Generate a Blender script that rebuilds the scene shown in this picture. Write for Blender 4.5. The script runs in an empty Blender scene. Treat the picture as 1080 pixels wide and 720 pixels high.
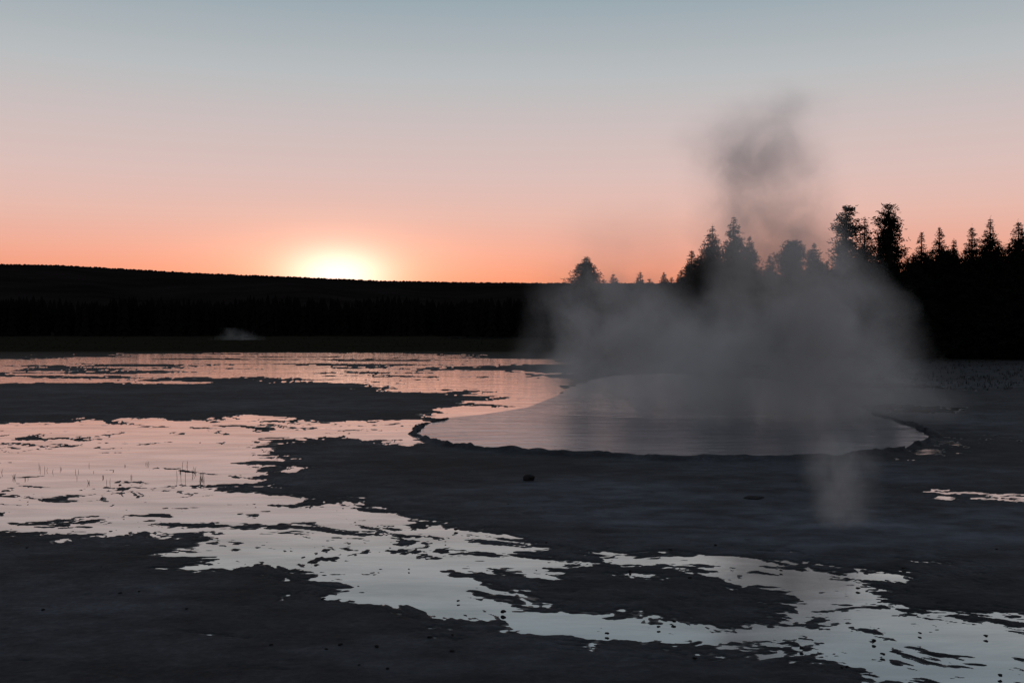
import bpy, bmesh, math, random
import numpy as np
from mathutils import Vector
C = bpy.context.scene.collection
S = bpy.context.scene
S.view_settings.view_transform='Standard'; S.view_settings.look='None'
S.view_settings.exposure=0; S.view_settings.gamma=1
H=3.2; F=1050.0; HY=332.0
def lin(c):
    return tuple(((v/255)/12.92 if v/255<=0.04045 else ((v/255+0.055)/1.055)**2.4) for v in c)+(1,)
def gpos(px,py):
    d=H*F/(py-HY); return ((px-540)/F*d, d)
def tag(o,label=None,cat=None,group=None,kind=None):
    if label:o['label']=label
    if cat:o['category']=cat
    if group:o['group']=group
    if kind:o['kind']=kind
    return o
def mesh_obj(name,verts,faces,mat,parent=None,smooth=False):
    me=bpy.data.meshes.new(name); me.from_pydata([tuple(v) for v in verts],[],faces); me.update()
    if smooth:
        me.polygons.foreach_set('use_smooth',[True]*len(me.polygons))
    if mat: me.materials.append(mat)
    o=bpy.data.objects.new(name,me); C.objects.link(o)
    if parent:o.parent=parent
    return o
# ---------- noise
rng=np.random.RandomState(7)
PERM=rng.permutation(4096); GA=rng.rand(4096)*2*np.pi
def perlin(x,y,seed=0):
    xi=np.floor(x).astype(np.int64); yi=np.floor(y).astype(np.int64)
    xf=x-xi; yf=y-yi
    def g(ix,iy,fx,fy):
        h=PERM[(PERM[(ix+seed*131)&4095]+iy)&4095]; a=GA[h]
        return np.cos(a)*fx+np.sin(a)*fy
    u=xf*xf*xf*(xf*(xf*6-15)+10); v=yf*yf*yf*(yf*(yf*6-15)+10)
    n00=g(xi,yi,xf,yf); n10=g(xi+1,yi,xf-1,yf); n01=g(xi,yi+1,xf,yf-1); n11=g(xi+1,yi+1,xf-1,yf-1)
    return ((n00*(1-u)+n10*u)*(1-v)+(n01*(1-u)+n11*u)*v)*1.5
def sdf(poly,X,Y):
    P=[gpos(*p) for p in poly]; n=len(P)
    d=np.full(X.shape,1e9); inside=np.zeros(X.shape,bool)
    for i in range(n):
        ax,ay=P[i]; bx,by=P[(i+1)%n]
        ex,ey=bx-ax,by-ay; L=ex*ex+ey*ey+1e-12
        wx=X-ax; wy=Y-ay
        t=np.clip((wx*ex+wy*ey)/L,0,1)
        d=np.minimum(d,(wx-ex*t)**2+(wy-ey*t)**2)
        c=((ay>Y)!=(by>Y))
        if abs(ey)>1e-9:
            inside^= c & (X < ex*(Y-ay)/ey+ax)
    d=np.sqrt(d); return np.where(inside,-d,d)
# ---------- node helpers
class NT:
    def __init__(s,nt): s.nt=nt; nt.nodes.clear()
    def n(s,t,**k):
        o=s.nt.nodes.new(t)
        for a,b in k.items(): setattr(o,a,b)
        return o
    def l(s,a,b): s.nt.links.new(a,b)
    def math(s,op,a,b=None,clamp=False,c=None):
        m=s.n('ShaderNodeMath',operation=op); m.use_clamp=clamp
        for i,v in enumerate((a,b,c)):
            if v is None: continue
            if isinstance(v,(int,float)): m.inputs[i].default_value=v
            else: s.l(v,m.inputs[i])
        return m.outputs[0]
    def vm(s,op,a,b=None):
        m=s.n('ShaderNodeVectorMath',operation=op)
        for i,v in enumerate((a,b)):
            if v is None: continue
            if isinstance(v,tuple): m.inputs[i].default_value=v
            else: s.l(v,m.inputs[i])
        return m.outputs['Value'] if op in('DOT_PRODUCT','LENGTH') else m.outputs[0]
    def ramp(s,fac,stops,interp='LINEAR'):
        r=s.n('ShaderNodeValToRGB'); cr=r.color_ramp; cr.interpolation=interp
        while len(cr.elements)<len(stops): cr.elements.new(.5)
        for e,(p,c) in zip(cr.elements,stops): e.position=p
        for e,(p,c) in zip(cr.elements,stops): e.position=p; e.color=c
        s.l(fac,r.inputs[0]); return r.outputs[0]
    def noise(s,vec,scale,detail=4,rough=.5,dist=0):
        n=s.n('ShaderNodeTexNoise'); n.inputs['Scale'].default_value=scale
        n.inputs['Detail'].default_value=detail; n.inputs['Roughness'].default_value=rough
        n.inputs['Distortion'].default_value=dist; s.l(vec,n.inputs['Vector']); return n
    def mix(s,f,a,b,blend='MIX'):
        m=s.n('ShaderNodeMix',data_type='RGBA',blend_type=blend)
        for i,v in ((0,f),(6,a),(7,b)):
            if isinstance(v,(int,float,tuple)): m.inputs[i].default_value=v
            else: s.l(v,m.inputs[i])
        return m.outputs[2]
def new_mat(name):
    m=bpy.data.materials.new(name); m.use_nodes=True; return m,NT(m.node_tree)
def g3(v,b=1): return (v,v,v*b,1)
# ---------- world
w=bpy.data.worlds.new('World'); S.world=w; w.use_nodes=True
N=NT(w.node_tree)
tc=N.n('ShaderNodeTexCoord'); d=N.vm('NORMALIZE',tc.outputs['Generated'])
sep=N.n('ShaderNodeSeparateXYZ'); N.l(d,sep.inputs[0])
z2=N.math('MULTIPLY',sep.outputs[2],2.0,True)
def st(el,c): return (el*2,lin(c))
base=N.ramp(z2,[st(0.0,(222,134,104)),st(.035,(233,148,116)),st(.065,(235,170,149)),st(.10,(230,186,173)),st(.135,(220,191,185)),
  st(.18,(206,191,189)),st(.23,(186,189,191)),st(.305,(151,167,176)),st(.42,(122,141,153)),st(.5,(118,132,146))])
back=N.ramp(z2,[(0,lin((202,190,190))),(.3,lin((204,192,194))),(1,lin((130,141,154)))])  # unseen sky behind the camera, made brighter to light the steam
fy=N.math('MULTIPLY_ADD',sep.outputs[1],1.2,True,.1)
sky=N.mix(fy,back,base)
sun=Vector((-0.172,0.985,0.038)).normalized()
dv=N.vm('SUBTRACT',d,tuple(sun))
def glow(sx,sy,sz,col,gain):
    q=N.vm('MULTIPLY',dv,(1/sx,1/sy,1/sz)); e=N.vm('DOT_PRODUCT',q,q)
    g=N.math('MULTIPLY',N.math('POWER',math.e,N.math('MULTIPLY',e,-1.0)),gain)
    vs=N.n('ShaderNodeVectorMath',operation='SCALE'); vs.inputs[0].default_value=col[:3]; N.l(g,vs.inputs['Scale']); return vs.outputs[0]
tot=N.vm('ADD',sky,glow(.044,.4,.024,(1,.90,.76),.85))
tot=N.vm('ADD',tot,glow(.095,.5,.040,(1,.68,.44),.36))
tot=N.vm('ADD',tot,glow(.22,.5,.055,(1,.48,.24),.14))
tot=N.vm('ADD',tot,glow(.45,.6,.035,(1,.22,.05),.10))
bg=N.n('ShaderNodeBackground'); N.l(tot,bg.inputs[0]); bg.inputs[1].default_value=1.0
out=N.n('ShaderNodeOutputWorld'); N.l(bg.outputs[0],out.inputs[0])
# ---------- materials
mg,N=new_mat('sinter_ground')
geo=N.n('ShaderNodeNewGeometry'); P=geo.outputs['Position']
sp=N.n('ShaderNodeSeparateXYZ'); N.l(P,sp.inputs[0])
Pf=N.vm('MULTIPLY',P,(.6,1.1,1))
n1=N.noise(Pf,.25,5,.6,.6); n2=N.noise(Pf,1.9,6,.68,.3); n3=N.noise(P,14,5,.72)
c=N.ramp(n1.outputs[0],[(.32,(.013,.013,.0145,1)),(.5,(.023,.0245,.028,1)),(.62,(.036,.039,.046,1)),(.75,(.050,.055,.066,1))])
c=N.mix(.85,c,N.ramp(n2.outputs[0],[(.3,g3(.4)),(.5,g3(.95)),(.7,g3(1.8))]),'MULTIPLY')
c=N.mix(.6,c,N.ramp(n3.outputs[0],[(.3,g3(.35)),(.55,g3(1)),(.75,g3(1.9))]),'MULTIPLY')
att=N.n('ShaderNodeAttribute'); att.attribute_name='pale'
c=N.mix(att.outputs['Fac'],c,N.mix(.7,(.076,.085,.104,1),N.ramp(n2.outputs[0],[(.35,g3(.35)),(.6,g3(1.2))]),'MULTIPLY'))
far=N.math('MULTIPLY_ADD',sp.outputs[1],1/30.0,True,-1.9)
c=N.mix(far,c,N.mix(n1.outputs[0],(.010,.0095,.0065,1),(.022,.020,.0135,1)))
zz=N.math('MULTIPLY',sp.outputs[2],60.0,True)
zw=N.math('MULTIPLY',sp.outputs[2],150.0,True)
c=N.mix(zz,(.008,.008,.009,1),c)
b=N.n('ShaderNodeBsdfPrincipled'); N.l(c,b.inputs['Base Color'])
N.l(N.ramp(zw,[(0,g3(.28)),(.5,g3(.5)),(1,g3(.85))]),b.inputs['Roughness'])
spv=N.ramp(zw,[(0,g3(.6)),(.6,g3(.22)),(1,g3(.13))]); N.l(N.mix(far,spv,(0,0,0,1)),b.inputs['Specular IOR Level'])
bm1=N.n('ShaderNodeBump'); bm1.inputs['Distance'].default_value=.020; bm1.inputs['Strength'].default_value=1
N.l(N.math('ADD',n3.outputs[0],N.math('MULTIPLY',n2.outputs[0],1.6)),bm1.inputs['Height']); N.l(bm1.outputs[0],b.inputs['Normal'])
o=N.n('ShaderNodeOutputMaterial'); N.l(b.outputs[0],o.inputs[0])
def water_mat(name,rough,refl,tint,under,bumps,fpow=1.0):
    m,N=new_mat(name); geo=N.n('ShaderNodeNewGeometry'); P=N.vm('MULTIPLY',geo.outputs['Position'],(.35,1.3,1))
    sy=N.n('ShaderNodeSeparateXYZ'); N.l(geo.outputs['Position'],sy.inputs[0])
    gl=N.n('ShaderNodeBsdfGlossy'); gl.inputs['Color'].default_value=tint; gl.inputs['Roughness'].default_value=rough
    df=N.n('ShaderNodeBsdfDiffuse'); df.inputs['Color'].default_value=under
    lw=N.n('ShaderNodeFresnel'); lw.inputs[0].default_value=1.33
    # thin film: a little patchy where crust lies just under the surface
    pt=N.ramp(N.noise(P,1.3,6,.65,.4).outputs[0],[(.35,g3(.80)),(.6,g3(1))])
    f=N.math('MULTIPLY_ADD',lw.outputs[0],1-refl,True,refl); f=N.math('MULTIPLY',f,pt)
    mx=N.n('ShaderNodeMixShader'); N.l(f,mx.inputs[0]); N.l(df.outputs[0],mx.inputs[1]); N.l(gl.outputs[0],mx.inputs[2])
    bp=N.n('ShaderNodeBump'); bp.inputs['Distance'].default_value=1; bp.inputs['Strength'].default_value=1
    amt=N.math('MULTIPLY_ADD',sy.outputs[1],1/48.0,True,-.22)
    amt=N.math('MULTIPLY_ADD',amt,bumps,False,bumps*.06)
    a=N.math('ADD',N.noise(P,2.2,3,.5).outputs[0],N.math('MULTIPLY',N.noise(P,8,2,.5).outputs[0],.25))
    N.l(N.math('MULTIPLY',a,amt),bp.inputs['Height']); N.l(bp.outputs[0],gl.inputs['Normal'])
    o=N.n('ShaderNodeOutputMaterial'); N.l(mx.outputs[0],o.inputs[0]); return m
mwater=water_mat('still_water',.05,.56,(.95,.90,.88,1),(.02,.02,.022,1),.016)
mpool=water_mat('pool_water',.13,.26,(.74,.75,.79,1),(.034,.042,.052,1),.04)
def plain(name,c1,c2,scale,rough=.9,spec=.1):
    m,N=new_mat(name); tcn=N.n('ShaderNodeTexCoord'); n=N.noise(tcn.outputs['Object'],scale,5,.6)
    b=N.n('ShaderNodeBsdfPrincipled'); N.l(N.ramp(n.outputs[0],[(.3,c1),(.7,c2)]),b.inputs['Base Color'])
    b.inputs['Roughness'].default_value=rough; b.inputs['Specular IOR Level'].default_value=spec
    bp=N.n('ShaderNodeBump'); bp.inputs['Distance'].default_value=.02; N.l(n.outputs[0],bp.inputs['Height']); N.l(bp.outputs[0],b.inputs['Normal'])
    o=N.n('ShaderNodeOutputMaterial'); N.l(b.outputs[0],o.inputs[0]); return m
mbark=plain('bark',(.006,.004,.0035,1),(.012,.009,.007,1),6)
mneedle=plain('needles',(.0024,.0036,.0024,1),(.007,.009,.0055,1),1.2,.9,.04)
mforest=plain('far_forest',(.0024,.0024,.002,1),(.006,.0055,.005,1),.08,1,0)
mhill=plain('hill_forest',(.0060,.0050,.0047,1),(.014,.011,.0105,1),.012,1,0)
mrock=plain('dark_rock',(.008,.007,.008,1),(.020,.019,.020,1),9)
mgrass=plain('dry_grass',(.008,.007,.0045,1),(.018,.016,.010,1),3,1,0)
# ---------- ground
ys=np.concatenate([np.array([332.9,333.6,334.6,336,338,341,344,347,349.5,351.5]),np.arange(353,380,.45),np.arange(380,735,.8),np.array([750,800,900,1100,1500])])
dep=H*F/(ys-HY)
dep=np.concatenate([dep,np.array([.5,-5,-40,-300])])
tcore=np.arange(-.66,.6601,.00115)
ts=np.concatenate([-np.array([9,6,4,2.8,2,1.5,1.15,.92,.8,.72]),tcore,np.array([.72,.8,.92,1.15,1.5,2,2.8,4,6,9])])
T,D=np.meshgrid(ts,dep)
X=T*np.maximum(D,5); Y=D.copy()
polys=[
 [(-60,380),(60,378),(130,376),(240,371),(350,371),(440,376),(530,377),(598,379),(540,383),(500,386),(480,390),(530,393),(580,398),(600,404),(600,440),(480,442),(484,433),(520,423),(540,414),(500,411),(440,411),(425,404),(330,402),(200,402),(60,403),(-60,403)],
 [(-60,449),(60,446),(125,441),(235,443),(330,447),(448,446),(450,466),(360,461),(300,466),(262,473),(250,486),(300,498),(250,509),(190,511),(140,514),(60,520),(-60,530)],
 [(-60,528),(60,519),(150,512),(300,522),(400,545),(450,556),(505,573),(600,597),(560,601),(495,601),(445,606),(500,622),(545,638),(600,648),(700,656),(800,656),(868,645),(830,628),(770,612),(700,599),(655,594),(665,588),(735,585),(800,592),(880,612),(955,597),(985,606),(925,627),(965,645),(1150,668),(1150,720),(1010,735),(900,704),(800,690),(700,681),(600,674),(520,664),(470,650),(400,636),(360,618),(325,600),(240,592),(160,572),(80,558),(-60,566)],
 [(995,525),(1080,524.5),(1150,526),(1150,536),(1080,532)],
 [(905,402),(960,403),(962,409),(912,408)],[(940,428),(990,430),(985,436),(945,434)],
 [(935,478),(955,464),(985,457),(1000,461),(985,472),(945,482)],
 [(485,353.5),(575,353),(580,356),(490,356.5)],
]
poolp=[(441,456),(452,464),(475,471),(560,478),(640,482),(740,485),(860,484),(925,479),(966,472),(984,462),(970,452),(930,440),(895,424),(870,408),(800,399),(700,394),(640,397),(610,406),(590,418),(560,430),(515,437),(475,441),(450,448)]
s=np.full(X.shape,1e9)
for p in polys: s=np.minimum(s,sdf(p,X,Y))
sp_=sdf(poolp,X,Y)
dd=np.clip(np.abs(D),5,200)
wx_=perlin(X/2.2,Y/2.2,51)*.55+perlin(X/.6,Y/.6,52)*.12
wy_=perlin(X/2.2,Y/2.2,53)*.55+perlin(X/.6,Y/.6,54)*.12
Xw=X+wx_*dd/14; Yw=Y+wy_*dd/14
nz=np.zeros(X.shape); wsum=np.zeros(X.shape)
L=12.0
for k in range(11):
    rel=L/dd
    wgt=(rel/0.10)**.42*np.exp(-(rel/0.11)**2)
    wgt=wgt*np.clip((rel-.0010)/.001,0,1)
    nz+=wgt*perlin(Xw/(L*1.65)+k*17.3,Yw/(L)+k*5.1+.18*X/L,k); wsum+=wgt**2; L/=1.75
nz/=np.sqrt(wsum+1e-9)
amp=.072*dd
cl=np.clip(s,-.021*dd,.095*dd)
def blobf(cx,cy,rx,ry):
    gx,gy=gpos(cx,cy); wx=rx/F*gy; g1=abs(gpos(cx,cy-ry)[1]-gy)
    return np.exp(-((X-gx)/wx)**2-((Y-gy)/g1)**2)
bias=np.zeros(X.shape)
for (cx,cy,rx,ry,a_) in [(560,416,65,14,-.045),(500,400,60,6,-.025),(590,388,50,4,.05),(490,432,30,6,-.05),(430,455,30,5,-.05),
      (120,488,130,14,-.035),(560,655,90,9,-.016),(500,640,60,12,-.035),(440,615,40,12,-.035),(860,605,60,9,.012),(330,425,200,7,.05),(980,640,60,9,.03),(60,463,60,3,.03),(200,457,50,2.5,.03),
      (300,560,60,8,.02),(700,640,150,6,.015),(1000,695,90,7,.02),(1080,512,90,6,.05),(1080,542,90,6,.05)]:
    bias+=a_*blobf(cx,cy,rx,ry)
sw=cl+amp*nz+bias*dd
farz=np.clip((Y-42)/6,0,1)*np.clip((92-Y)/8,0,1)
sw=sw+farz*dd*(.085*perlin(X/17,Y/3.6+.02*X,61)+.055*perlin(X/6,Y/1.5,62))
sw=sw+np.clip((Y-80)/8,0,1)*.05*dd*((X<-12)|(X>6)|(Y<130))
rimzone=np.exp(-((sp_-.35)/.45)**2)*(Y<29)*(sp_>-.2)*np.clip((X+2.2)/.6,0,1)
sw=sw+rimzone*.07*dd*(1-((X>9.3)&(X<13.2)))
poolmask=sp_+.22*perlin(X/1.3,Y/1.3,31)+.07*perlin(X/.3,Y/.3,32)
land=np.minimum(sw/(.05*dd),1.5)
h=np.where(land>0,.020*np.tanh(land*1.2)+.0010,.05*np.tanh(land*3))
rough=perlin(X/.35,Y/.3,20)*.004+perlin(X/.12,Y/.12,21)*.003+perlin(X/3,Y/1.8,22)*.006
h=np.where(h>0,np.maximum(h+rough*np.clip(h/.02,0,1),.0008),h)
rim=.10*np.exp(-((poolmask-.10)/.13)**2)*np.clip((32-Y)/4,0,1)*(1+.5*perlin(X/.5,Y/.5,33))
h=h+np.where(poolmask>0,rim,0)
h=np.where(poolmask<0,np.maximum(-.35,-.02+poolmask*1.5),h)
pale=np.zeros(X.shape)
for (cx,cy,rx,ry,a) in [(900,552,330,26,1.0),(680,520,260,18,.6),(960,500,160,12,.5),(1010,445,120,14,.4),(560,700,300,30,.25),(430,575,80,14,.2),(700,560,260,14,.4),(150,650,200,40,.15)]:
    pale=np.maximum(pale,a*blobf(cx,cy,rx,ry))
pale*=np.clip(.75+.8*perlin(X/2.6,Y/.9,41)+.5*perlin(X/.5,Y/.3,42),0,1.3)
nr,nc=X.shape
verts=np.stack([X,Y,h],-1).reshape(-1,3)
idx=np.arange(nr*nc).reshape(nr,nc)
quads=np.stack([idx[1:,:-1],idx[1:,1:],idx[:-1,1:],idx[:-1,:-1]],-1).reshape(-1,4)
me=bpy.data.meshes.new('ground'); me.vertices.add(len(verts)); me.vertices.foreach_set('co',verts.ravel().astype(np.float32))
me.loops.add(quads.size); me.loops.foreach_set('vertex_index',quads.ravel().astype(np.int32))
me.polygons.add(len(quads)); me.polygons.foreach_set('loop_start',np.arange(0,quads.size,4,dtype=np.int32))
me.polygons.foreach_set('use_smooth',np.ones(len(quads),bool))
me.update(calc_edges=True)
a=me.attributes.new('pale','FLOAT','POINT'); a.data.foreach_set('value',pale.ravel().astype(np.float32))
me.materials.append(mg)
go=bpy.data.objects.new('ground',me); C.objects.link(go)
tag(go,'dark crusty mineral flat with pale dry patches around the pools','ground',kind='structure')
wo=mesh_obj('water',[(-500,-60,0),(500,-60,0),(500,330,0),(-500,330,0)],[(0,1,2,3)],mwater)
tag(wo,'shallow runoff water mirroring the pink sunset sky across the flats','water',kind='structure')
pc=np.array([gpos(*p) for p in poolp]); cen=pc.mean(0)
pv=[(cen[0]+(x-cen[0])*1.03,cen[1]+(y-cen[1])*1.03,.004) for x,y in pc]
po=mesh_obj('hot_spring_pool',pv,[tuple(range(len(pv)))],mpool)
tag(po,'round steaming hot spring pool with smooth grey surface','pool',kind='structure')
# ---------- hills
R=random.Random(3)
prof=[(-900,262),(-400,268),(0,279),(60,280),(130,284),(220,289),(300,292),(400,296.5),(480,298),(570,299),(700,299),(850,300),(1080,300),(1500,296),(2000,296)]
def pl(x):
    for (a,b),(c_,d_) in zip(prof,prof[1:]):
        if a<=x<=c_: return b+(d_-b)*(x-a)/(c_-a)
    return 296
hv=[];hf=[]
px=-900; cols=[]
while px<2000: cols.append(px); px+=1.3 if -60<px<1140 else 12
RD=[500,900,1300,1500,1560,1900]
RHt=[-1,.35,.8,1.0,.97,.3]
for px in cols:
    t=(px-540)/F
    ytop=pl(px); top=H+(HY-ytop)*1500/F
    for j,(rd,rh) in enumerate(zip(RD,RHt)):
        jit=R.uniform(0,1.7) if j in(3,) else 0
        hv.append((t*rd,rd,(top*rh if rh>0 else -1)+jit+ (3*math.sin(px*.021+j)+1.5*math.sin(px*.057+j*2) if 0<j<3 else 0)))
n=len(RD)
for i in range(len(cols)-1):
    for j in range(n-1): hf.append((i*n+j,(i+1)*n+j,(i+1)*n+j+1,i*n+j+1))
ho=mesh_obj('hills',hv,hf,mhill,smooth=True); tag(ho,'long low forested ridge dark against the sunset','hills',kind='structure')
# ---------- far forest
fv=[];ff=[]
def spiky(x,y,z0,Ht,rad):
    n0=6; lev=6; 
    for l in range(lev):
        za=z0+Ht*(.04+.9*l/lev); zt=min(z0+Ht,za+Ht*.34); r=rad*(1-l/lev*.8)*R.uniform(.8,1.2)
        b=len(fv); a0=R.random()*6
        fv.append((x+R.uniform(-.1,.1),y,zt))
        for k in range(n0):
            a=a0+k*6.283/n0; rr=r*(1 if k%2 else .65); fv.append((x+math.cos(a)*rr,y+math.sin(a)*rr,za+(-.2 if k%2 else .35)))
        for k in range(n0): ff.append((b,b+1+k,b+1+(k+1)%n0))
for row,(d0,n_,ya) in enumerate([(150,420,0),(154,420,0),(162,420,.2),(176,400,.7),(198,400,1.3)]):
    for i in range(n_):
        px=R.uniform(-300,1380); dpt=d0+R.uniform(-2,5)
        hh_=R.uniform(4.6,5.8)*(1+.10*math.sin(px*.013+row)+.05*math.sin(px*.05))
        spiky((px-540)/F*dpt,dpt,ya-.3,hh_,R.uniform(.8,1.5))
fo=mesh_obj('far_forest',fv,ff,mforest); tag(fo,'black band of distant conifers along the far edge of the flats','forest',kind='stuff')
# ---------- trees
def trunk_geo(rt,Ht,r0,limbs,seed):
    v=[];f=[];ns=8;n=7
    for i in range(ns+1):
        u=i/ns; r=r0*(1-u)**.8+.02
        for k in range(n):
            a=k*6.283/n; v.append((math.cos(a)*r,math.sin(a)*r,Ht*u-.3*(i==0)))
    for i in range(ns):
        for k in range(n): f.append((i*n+k,i*n+(k+1)%n,(i+1)*n+(k+1)%n,(i+1)*n+k))
    for (p,q,r) in limbs:
        b=len(v)
        for c_,rr in ((p,r),(q,r*.25)):
            v+= [(c_[0]+rr,c_[1],c_[2]),(c_[0]-rr*.5,c_[1]+rr*.87,c_[2]),(c_[0]-rr*.5,c_[1]-rr*.87,c_[2]),]
            v.append((c_[0],c_[1],c_[2]+rr))
        f+=[(b,b+1,b+5,b+4),(b+1,b+2,b+6,b+5),(b+2,b,b+4,b+6),(b+3,b,b+4,b+7),(b+3,b+1,b+5,b+7)]
    return v,f
def tree_meshes(seed,Ht,W,kind,z0f):
    rt=random.Random(seed); cv=[];cf=[];limbs=[]
    def tuft(x,y,z,sz,n=4):
        for _ in range(n):
            b=len(cv); ox,oy,oz=[rt.gauss(0,sz*.46) for _ in range(3)]
            a=rt.random()*6.283; e=rt.uniform(-.6,.9)
            dx,dy,dz=math.cos(a)*math.cos(e)*sz,math.sin(a)*math.cos(e)*sz,math.sin(e)*sz
            wv=Vector((dx,dy,dz)).cross(Vector((rt.gauss(0,1),rt.gauss(0,1),rt.gauss(0,1))))
            wv=wv.normalized()*sz*.31
            c0=Vector((x+ox,y+oy,z+oz*.7)); dd_=Vector((dx,dy,dz))
            cv.extend([c0-wv*.5,c0+dd_*.6+wv,c0+dd_,c0+wv*.5-dd_*.2]); cf.append((b,b+1,b+2,b+3))
    z=Ht*z0f
    asym=rt.random()*6.28; ph=rt.random()*6
    while z<Ht*.985:
        u=(z-Ht*z0f)/(Ht*(1-z0f))
        if kind=='spruce': prof_=(1-u)**.95*min(1,.6+u*4)*1.35*(1+.10*math.sin(u*21+ph)); droop=-.22
        elif kind=='narrow': prof_=(1-u)**.8*min(1,.6+u*3); droop=-.25
        else: prof_=math.sin(min(1,u*.84+.16)*math.pi)**.6*(1-.2*u)*(1+.12*math.sin(u*14+ph)); droop=.15
        nb=rt.choice([8,9,10,11]) if kind!='pine' else rt.choice([7,8,9])
        gap=rt.random()<(.08 if kind!='pine' else .14)
        for k in range(nb):
            if gap and k%2: continue
            a=rt.random()*6.283
            ln=W/2*prof_*rt.uniform(.5,1.15)*(1+.15*math.cos(a-asym))
            if ln<.05: ln=.05
            ex,ey=math.cos(a)*ln,math.sin(a)*ln; ez=z+droop*ln+(.12*ln if kind!='pine' else 0)
            limbs.append(((0,0,z),(ex,ey,ez),.02+.012*ln))
            m=max(1,int(ln/.22))
            for q in range(m):
                t=(q+1)/m
                if t<.2 and kind=='pine': continue
                sz=(.32*min(1,.42+ln*.75) if kind!='pine' else .33)*(1.15-.45*t)
                tuft(ex*t,ey*t,z+(ez-z)*t,sz,5)
                if kind=='pine' : tuft(ex*t+rt.gauss(0,.18),ey*t+rt.gauss(0,.18),z+(ez-z)*t+.18,sz,4)
        z+=Ht*(.015 if kind!='pine' else .024)*rt.uniform(.6,1.4)
    for q in range(6): tuft(0,0,Ht*(.94+.012*q),.09,3)
    if kind=='pine' or z0f>.15:
        for q in range(5):
            a=rt.random()*6.28; zz_=Ht*z0f*rt.uniform(.5,1); limbs.append(((0,0,zz_),(math.cos(a)*.7,math.sin(a)*.7,zz_-.1),.03))
    tv,tf=trunk_geo(rt,Ht*.97,Ht*.014+.03,limbs,seed)
    return (tv,tf),(cv,cf)
def tree(name,px,ytop,ybase,wpx,kind,z0f,label,group=None,seed=0):
    x,y=gpos(px,ybase); Ht=(ybase-ytop)/F*y; W=wpx/F*y
    e=bpy.data.objects.new(name,None); C.objects.link(e); e.location=(x,y,0)
    (tv,tf),(cv,cf)=tree_meshes(seed,Ht,W,kind,z0f)
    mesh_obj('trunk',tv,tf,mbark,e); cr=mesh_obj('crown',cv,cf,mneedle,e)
    e.rotation_euler.z=seed*1.7
    tag(e,label,'tree',group); return e
named=[
 ('conifer_tree',619,269,361,104,'spruce',.03,'lone broad conifer left of the steam, standing above the far forest'),
 ('conifer_tree',700,287,362,50,'spruce',.05,'very small conifer tip just left of the pointed tree cluster'),
 ('conifer_tree',729,263,366,58,'spruce',.05,'small pointed conifer leftmost of the cluster behind the steam'),
 ('conifer_tree',751,236,368,70,'spruce',.08,'tall pointed conifer on the left of the twin peaks beside the plume'),
 ('pine_tree',773,228,369,80,'spruce',.08,'tallest pine of the cluster directly behind the lower steam plume'),
 ('conifer_tree',790,249,368,64,'spruce',.05,'conifer half veiled by steam on the right slope of the cluster'),
 ('pine_tree',835,254,370,56,'pine',.15,'low rounded pine seen through thick steam between the two tall groups'),
 ('pine_tree',858,256,371,72,'spruce',.1,'shorter pine in the steam left of the two tall round crowned pines'),
 ('pine_tree',892,217,374,44,'pine',.38,'tall ragged pine, left one of the two tallest at right'),
 ('conifer_tree',911,229,373,34,'narrow',.3,'thin spindly conifer between the two tallest round crowned pines'),
 ('pine_tree',936,217,375,46,'pine',.32,'tall full round crowned pine, right one of the two tallest'),
 ('conifer_tree',971,244,376,52,'spruce',.05,'first slim spire right of the round crowned pine'),
 ('conifer_tree',990,239,377,56,'spruce',.05,'second slim spire right of the round crowned pine, slightly taller'),
 ('conifer_tree',1005,252,376,50,'spruce',.05,'short slim spire right of the paired spires'),
 ('conifer_tree',1024,238,378,62,'spruce',.05,'spire with dense crown just left of the tallest right edge conifer'),
 ('conifer_tree',1043,229,378,68,'spruce',.05,'tallest pointed conifer near the right edge of the photo'),
 ('conifer_tree',1073,232,379,84,'spruce',.05,'rightmost pointed conifer, cut by the edge of the photo'),
]
for i,t in enumerate(named): tree(*t,group=None,seed=11+i*3)
protos=[]
spots=[]
for px in [640,650,660,672,684]+list(range(706,882,9))+list(range(870,1150,6)):
    p=px+R.uniform(-4,4)
    top=(291 if p<720 else 276 if p<880 else 267 if p<955 else 266)+R.uniform(-8,11)
    spots.append((p,top,R.uniform(370,379) if p>860 else R.uniform(363,368)))
G2='short conifers packed between the taller trees'
R.shuffle(spots)
for i,(p,top,yb) in enumerate(spots):
    if i<6:
        e=tree('young_conifer',p,top,yb,R.uniform(58,72),'spruce',.02,'short dark conifer packed into the tree line between the taller trees',G2,seed=200+i)
        x,y=gpos(p,yb); protos.append((e,(yb-top)/F*y))
    else:
        src,h0=protos[i%6]; x,y=gpos(p,yb); hn=(yb-top)/F*y
        e=src.copy(); C.objects.link(e); e.location=(x,y,0); k=hn/h0; e.scale=(k,k,k); e.rotation_euler.z=R.random()*6
        for ch in list(src.children):
            c_=ch.copy(); C.objects.link(c_); c_.parent=e
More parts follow.
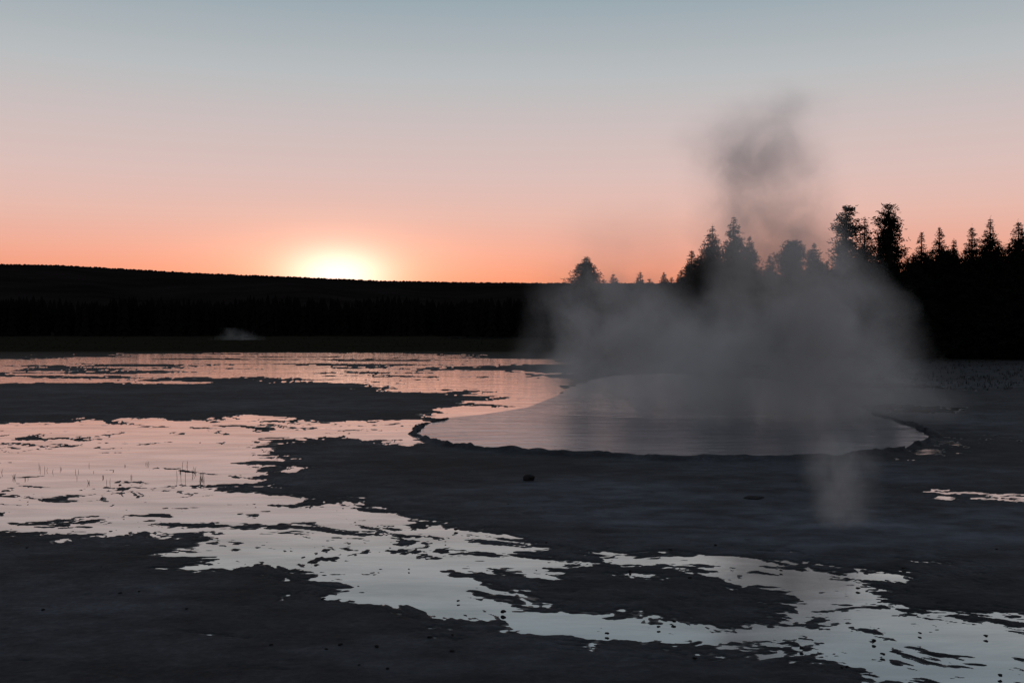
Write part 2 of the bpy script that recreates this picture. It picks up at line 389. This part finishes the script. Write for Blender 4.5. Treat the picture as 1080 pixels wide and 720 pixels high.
# ---------- rocks
def rock_mesh(seed,flat):
    rr=random.Random(seed); bm=bmesh.new(); bmesh.ops.create_icosphere(bm,subdivisions=3,radius=1)
    off=[Vector((rr.gauss(0,1),rr.gauss(0,1),rr.gauss(0,1))).normalized() for _ in range(14)]
    for v in bm.verts:
        n=v.co.normalized(); m=1
        for o_ in off:
            dp=n.dot(o_)
            if dp>.72: m-=(dp-.72)*.75
        m+=.05*math.sin(n.x*9+seed)*math.sin(n.y*8)
        v.co=n*m; v.co.z*=flat
    me=bpy.data.meshes.new('rock'); bm.to_mesh(me); bm.free(); me.materials.append(mrock); return me
rm=[rock_mesh(i,.5+.1*(i%3)) for i in range(5)]
def rock(px,py,wpx,hf,label,group=None,i=0,name='rock'):
    x,y=gpos(px,py); o=bpy.data.objects.new(name,rm[i%5]); C.objects.link(o)
    r=wpx/F*y/2; o.scale=(r,r*.8,r*hf); o.location=(x,y,.02+r*hf*.25); o.rotation_euler.z=i*1.3
    tag(o,label,'rock',group)
rock(558,508,15,1.1,'lone dark knobby rock on the flat in front of the pool',i=0)
rock(797,527,26,.14,'low flat dark rock slab on pale crust below the steam',i=7)
rock(531,650,7,.9,'small dark stone at the edge of the narrow runoff stream',i=2)
for i in range(46):
    px=R.uniform(20,1060); py=R.choice([R.uniform(485,720),R.uniform(600,720)])
    rock(px,py,R.uniform(3,6)*(.7+(py-480)/400),R.uniform(.5,.9),'small dark stone scattered on the crust and in the shallows',group='small stones scattered over the flat',i=i+3,name='small_stone')
# ---------- grass
def grass(name,spots,label):
    v=[];f=[]
    for (x,y,hh_,n) in spots:
        for _ in range(n):
            bx=x+R.gauss(0,.04*hh_*6); by=y+R.gauss(0,.04*hh_*6); ln=hh_*R.uniform(.5,1.1); lx=R.gauss(0,.25)*ln; ly=R.gauss(0,.2)*ln; wd=.002+.00012*y
            b=len(v); v+=[(bx-wd,by,-.01),(bx+wd,by,-.01),(bx+lx*.4+wd*.7,by+ly*.4,ln*.6),(bx+lx*.4-wd*.7,by+ly*.4,ln*.6),(bx+lx,by+ly,ln)]
            f+=[(b,b+1,b+2,b+3),(b+3,b+2,b+4)]
    o=mesh_obj(name,v,f,mgrass); tag(o,label,'grass',kind='stuff')
sp1=[]
for _ in range(22):
    px=R.gauss(110,70); py=R.uniform(490,510); x,y=gpos(px,py); sp1.append((x,y,R.uniform(.06,.14),R.randint(1,3)))
for _ in range(7):
    px=R.gauss(205,8); py=R.uniform(492,508); x,y=gpos(px,py); sp1.append((x,y,R.uniform(.10,.22),3))
grass('reed_grass',sp1,'thin dark reed blades poking out of the shallow water at left')
sp2=[]
for _ in range(900):
    px=R.uniform(880,1150); py=R.uniform(374,412); x,y=gpos(px,py); sp2.append((x,y,R.uniform(.10,.26),4))
for _ in range(1200):
    px=R.uniform(-60,1000); py=R.uniform(356,369); x,y=gpos(px,py); sp2.append((x,y,R.uniform(.10,.26),5))
grass('meadow_grass',sp2,'dark dry meadow grass on the far bank below the trees')
# ---------- steam: a spine with centre, width and thickness varying with height
def steam(name,dist,spine,label,nscale,step,warp,cut=.12,ysq=.9,nk=5.6,nlo=-1.85,g=.35):
    rows=[]
    for (py,px,sg,tau) in spine:
        z=max(0,H+(HY-py)/F*dist); sx=sg/F*dist
        rows.append((z,(px-540)/F*dist,sx,tau/(sx*ysq*2.5)))
    rows=[r for i,r in enumerate(rows) if i==0 or r[0]>rows[i-1][0]+.01]
    z1=rows[-1][0]; xs=[r[1] for r in rows]; xa=min(xs)-.1; xb=max(xs)+.1; sm=max(r[2] for r in rows); dm=max(r[3] for r in rows)
    verts=[];faces=[];n=24;K=2.3
    zsn=28
    def at(z):
        for a,b in zip(rows,rows[1:]):
            if z<=b[0]:
                t=max(0,min(1,(z-a[0])/(b[0]-a[0]+1e-6))); return [a[i]+(b[i]-a[i])*t for i in range(4)]
        return rows[-1]
    for i in range(zsn+1):
        z=.02+(z1-.02)*i/zsn; r=at(z)
        for k in range(n):
            a=k*6.28318/n; verts.append((r[1]+math.cos(a)*r[2]*K,dist+math.sin(a)*r[2]*K*ysq,z))
    for i in range(zsn):
        for k in range(n): faces.append((i*n+k,i*n+(k+1)%n,(i+1)*n+(k+1)%n,(i+1)*n+k))
    faces.append(tuple(range(n))[::-1]); faces.append(tuple(zsn*n+k for k in range(n)))
    m,N=new_mat(name+'_volume')
    geo=N.n('ShaderNodeNewGeometry'); P0=geo.outputs['Position']
    wn=N.noise(P0,nscale*.8,3,.55)
    wv=N.n('ShaderNodeVectorMath',operation='SCALE'); N.l(N.vm('SUBTRACT',wn.outputs['Color'],(.5,.5,.5)),wv.inputs[0]); wv.inputs['Scale'].default_value=warp
    P1=N.vm('ADD',P0,wv.outputs[0])
    s1=N.n('ShaderNodeSeparateXYZ'); N.l(P1,s1.inputs[0])
    zf=N.math('DIVIDE',s1.outputs[2],z1,True)
    stops=[(r[0]/z1,((r[1]-xa)/(xb-xa),r[2]/sm,r[3]/dm,1)) for r in rows]
    rc=N.ramp(zf,stops,'LINEAR'); rs=N.n('ShaderNodeSeparateColor'); N.l(rc,rs.inputs[0])
    xc=N.math('MULTIPLY_ADD',rs.outputs[0],xb-xa,False,xa); sg=N.math('MULTIPLY',rs.outputs[1],sm)
    dx=N.math('DIVIDE',N.math('SUBTRACT',s1.outputs[0],xc),sg)
    dy=N.math('DIVIDE',N.math('SUBTRACT',s1.outputs[1],dist),N.math('MULTIPLY',sg,ysq))
    q=N.math('ADD',N.math('MULTIPLY',dx,dx),N.math('MULTIPLY',dy,dy))
    k=N.math('POWER',math.e,N.math('MULTIPLY',q,-.5))
    k=N.math('MAXIMUM',N.math('MULTIPLY_ADD',k,1.12,False,-.12),0.0)
    nn=N.noise(P1,nscale,4,.62,.5)
    mo=N.math('MULTIPLY_ADD',nn.outputs[0],nk,False,nlo); mo=N.math('MAXIMUM',mo,cut)
    den=N.math('MULTIPLY',N.math('MULTIPLY',N.math('MULTIPLY',k,mo),rs.outputs[2]),dm)
    vs=N.n('ShaderNodeVolumeScatter'); vs.inputs['Color'].default_value=(1,1,1,1); vs.inputs['Anisotropy'].default_value=g; N.l(den,vs.inputs['Density'])
    out=N.n('ShaderNodeOutputMaterial'); N.l(vs.outputs[0],out.inputs['Volume'])
    try: m.cycles.volume_step_rate=step
    except Exception: pass
    o=mesh_obj(name,verts,faces,m,smooth=True)
    tag(o,label,'steam',kind='stuff'); return o
steam('steam_plume',32,[(437,795,104,2.5),(420,805,102,3.0),(385,822,82,3.1),(345,838,62,2.7),(305,842,54,2.0),(270,828,48,1.4),(238,810,44,1.15),(205,802,42,1.0),(170,797,42,1.0),(145,794,46,.8),(118,806,44,.40),(92,824,34,0)],
 'large billowing steam plume rising and drifting off the hot spring pool',.60,.5,1.8,cut=.10,nk=6.6,nlo=-2.3,g=.25)
steam('drifting_steam',37,[(423,690,84,1.5),(405,680,78,1.8),(375,665,64,1.6),(340,652,52,1.2),(305,648,48,.65),(270,655,50,.28),(235,665,50,.13),(210,670,40,0)],
 'thinner veil of steam drifting left of the main plume toward the lone conifer',.50,.5,2.4,cut=.06,nk=7.2,nlo=-2.6,g=.25)
steam('steam_wisp',14.8,[(559,893,20,.15),(545,893,20,.4),(520,892,20,.55),(490,889,23,.5),(462,884,26,.3),(440,880,26,0)],'faint thin wisp of steam rising in front of the pool',1.8,.5,.55,.10,nk=6.4,nlo=-2.2)
steam('distant_steam',126,[(358,252,16,.22),(354,251,12,.22),(350,249,9,.14),(345,246,7,0)],'tiny low puff of steam on the far left flats below the forest',.5,.5,1.6,.2)
# ---------- camera
cam=bpy.data.cameras.new('camera'); cam.lens=35; cam.sensor_width=36; cam.clip_end=6000; cam.clip_start=.1
co=bpy.data.objects.new('camera',cam); C.objects.link(co); co.location=(0,0,H)
co.rotation_euler=(math.radians(90)-math.atan((360-HY)/F),0,0)
S.camera=co
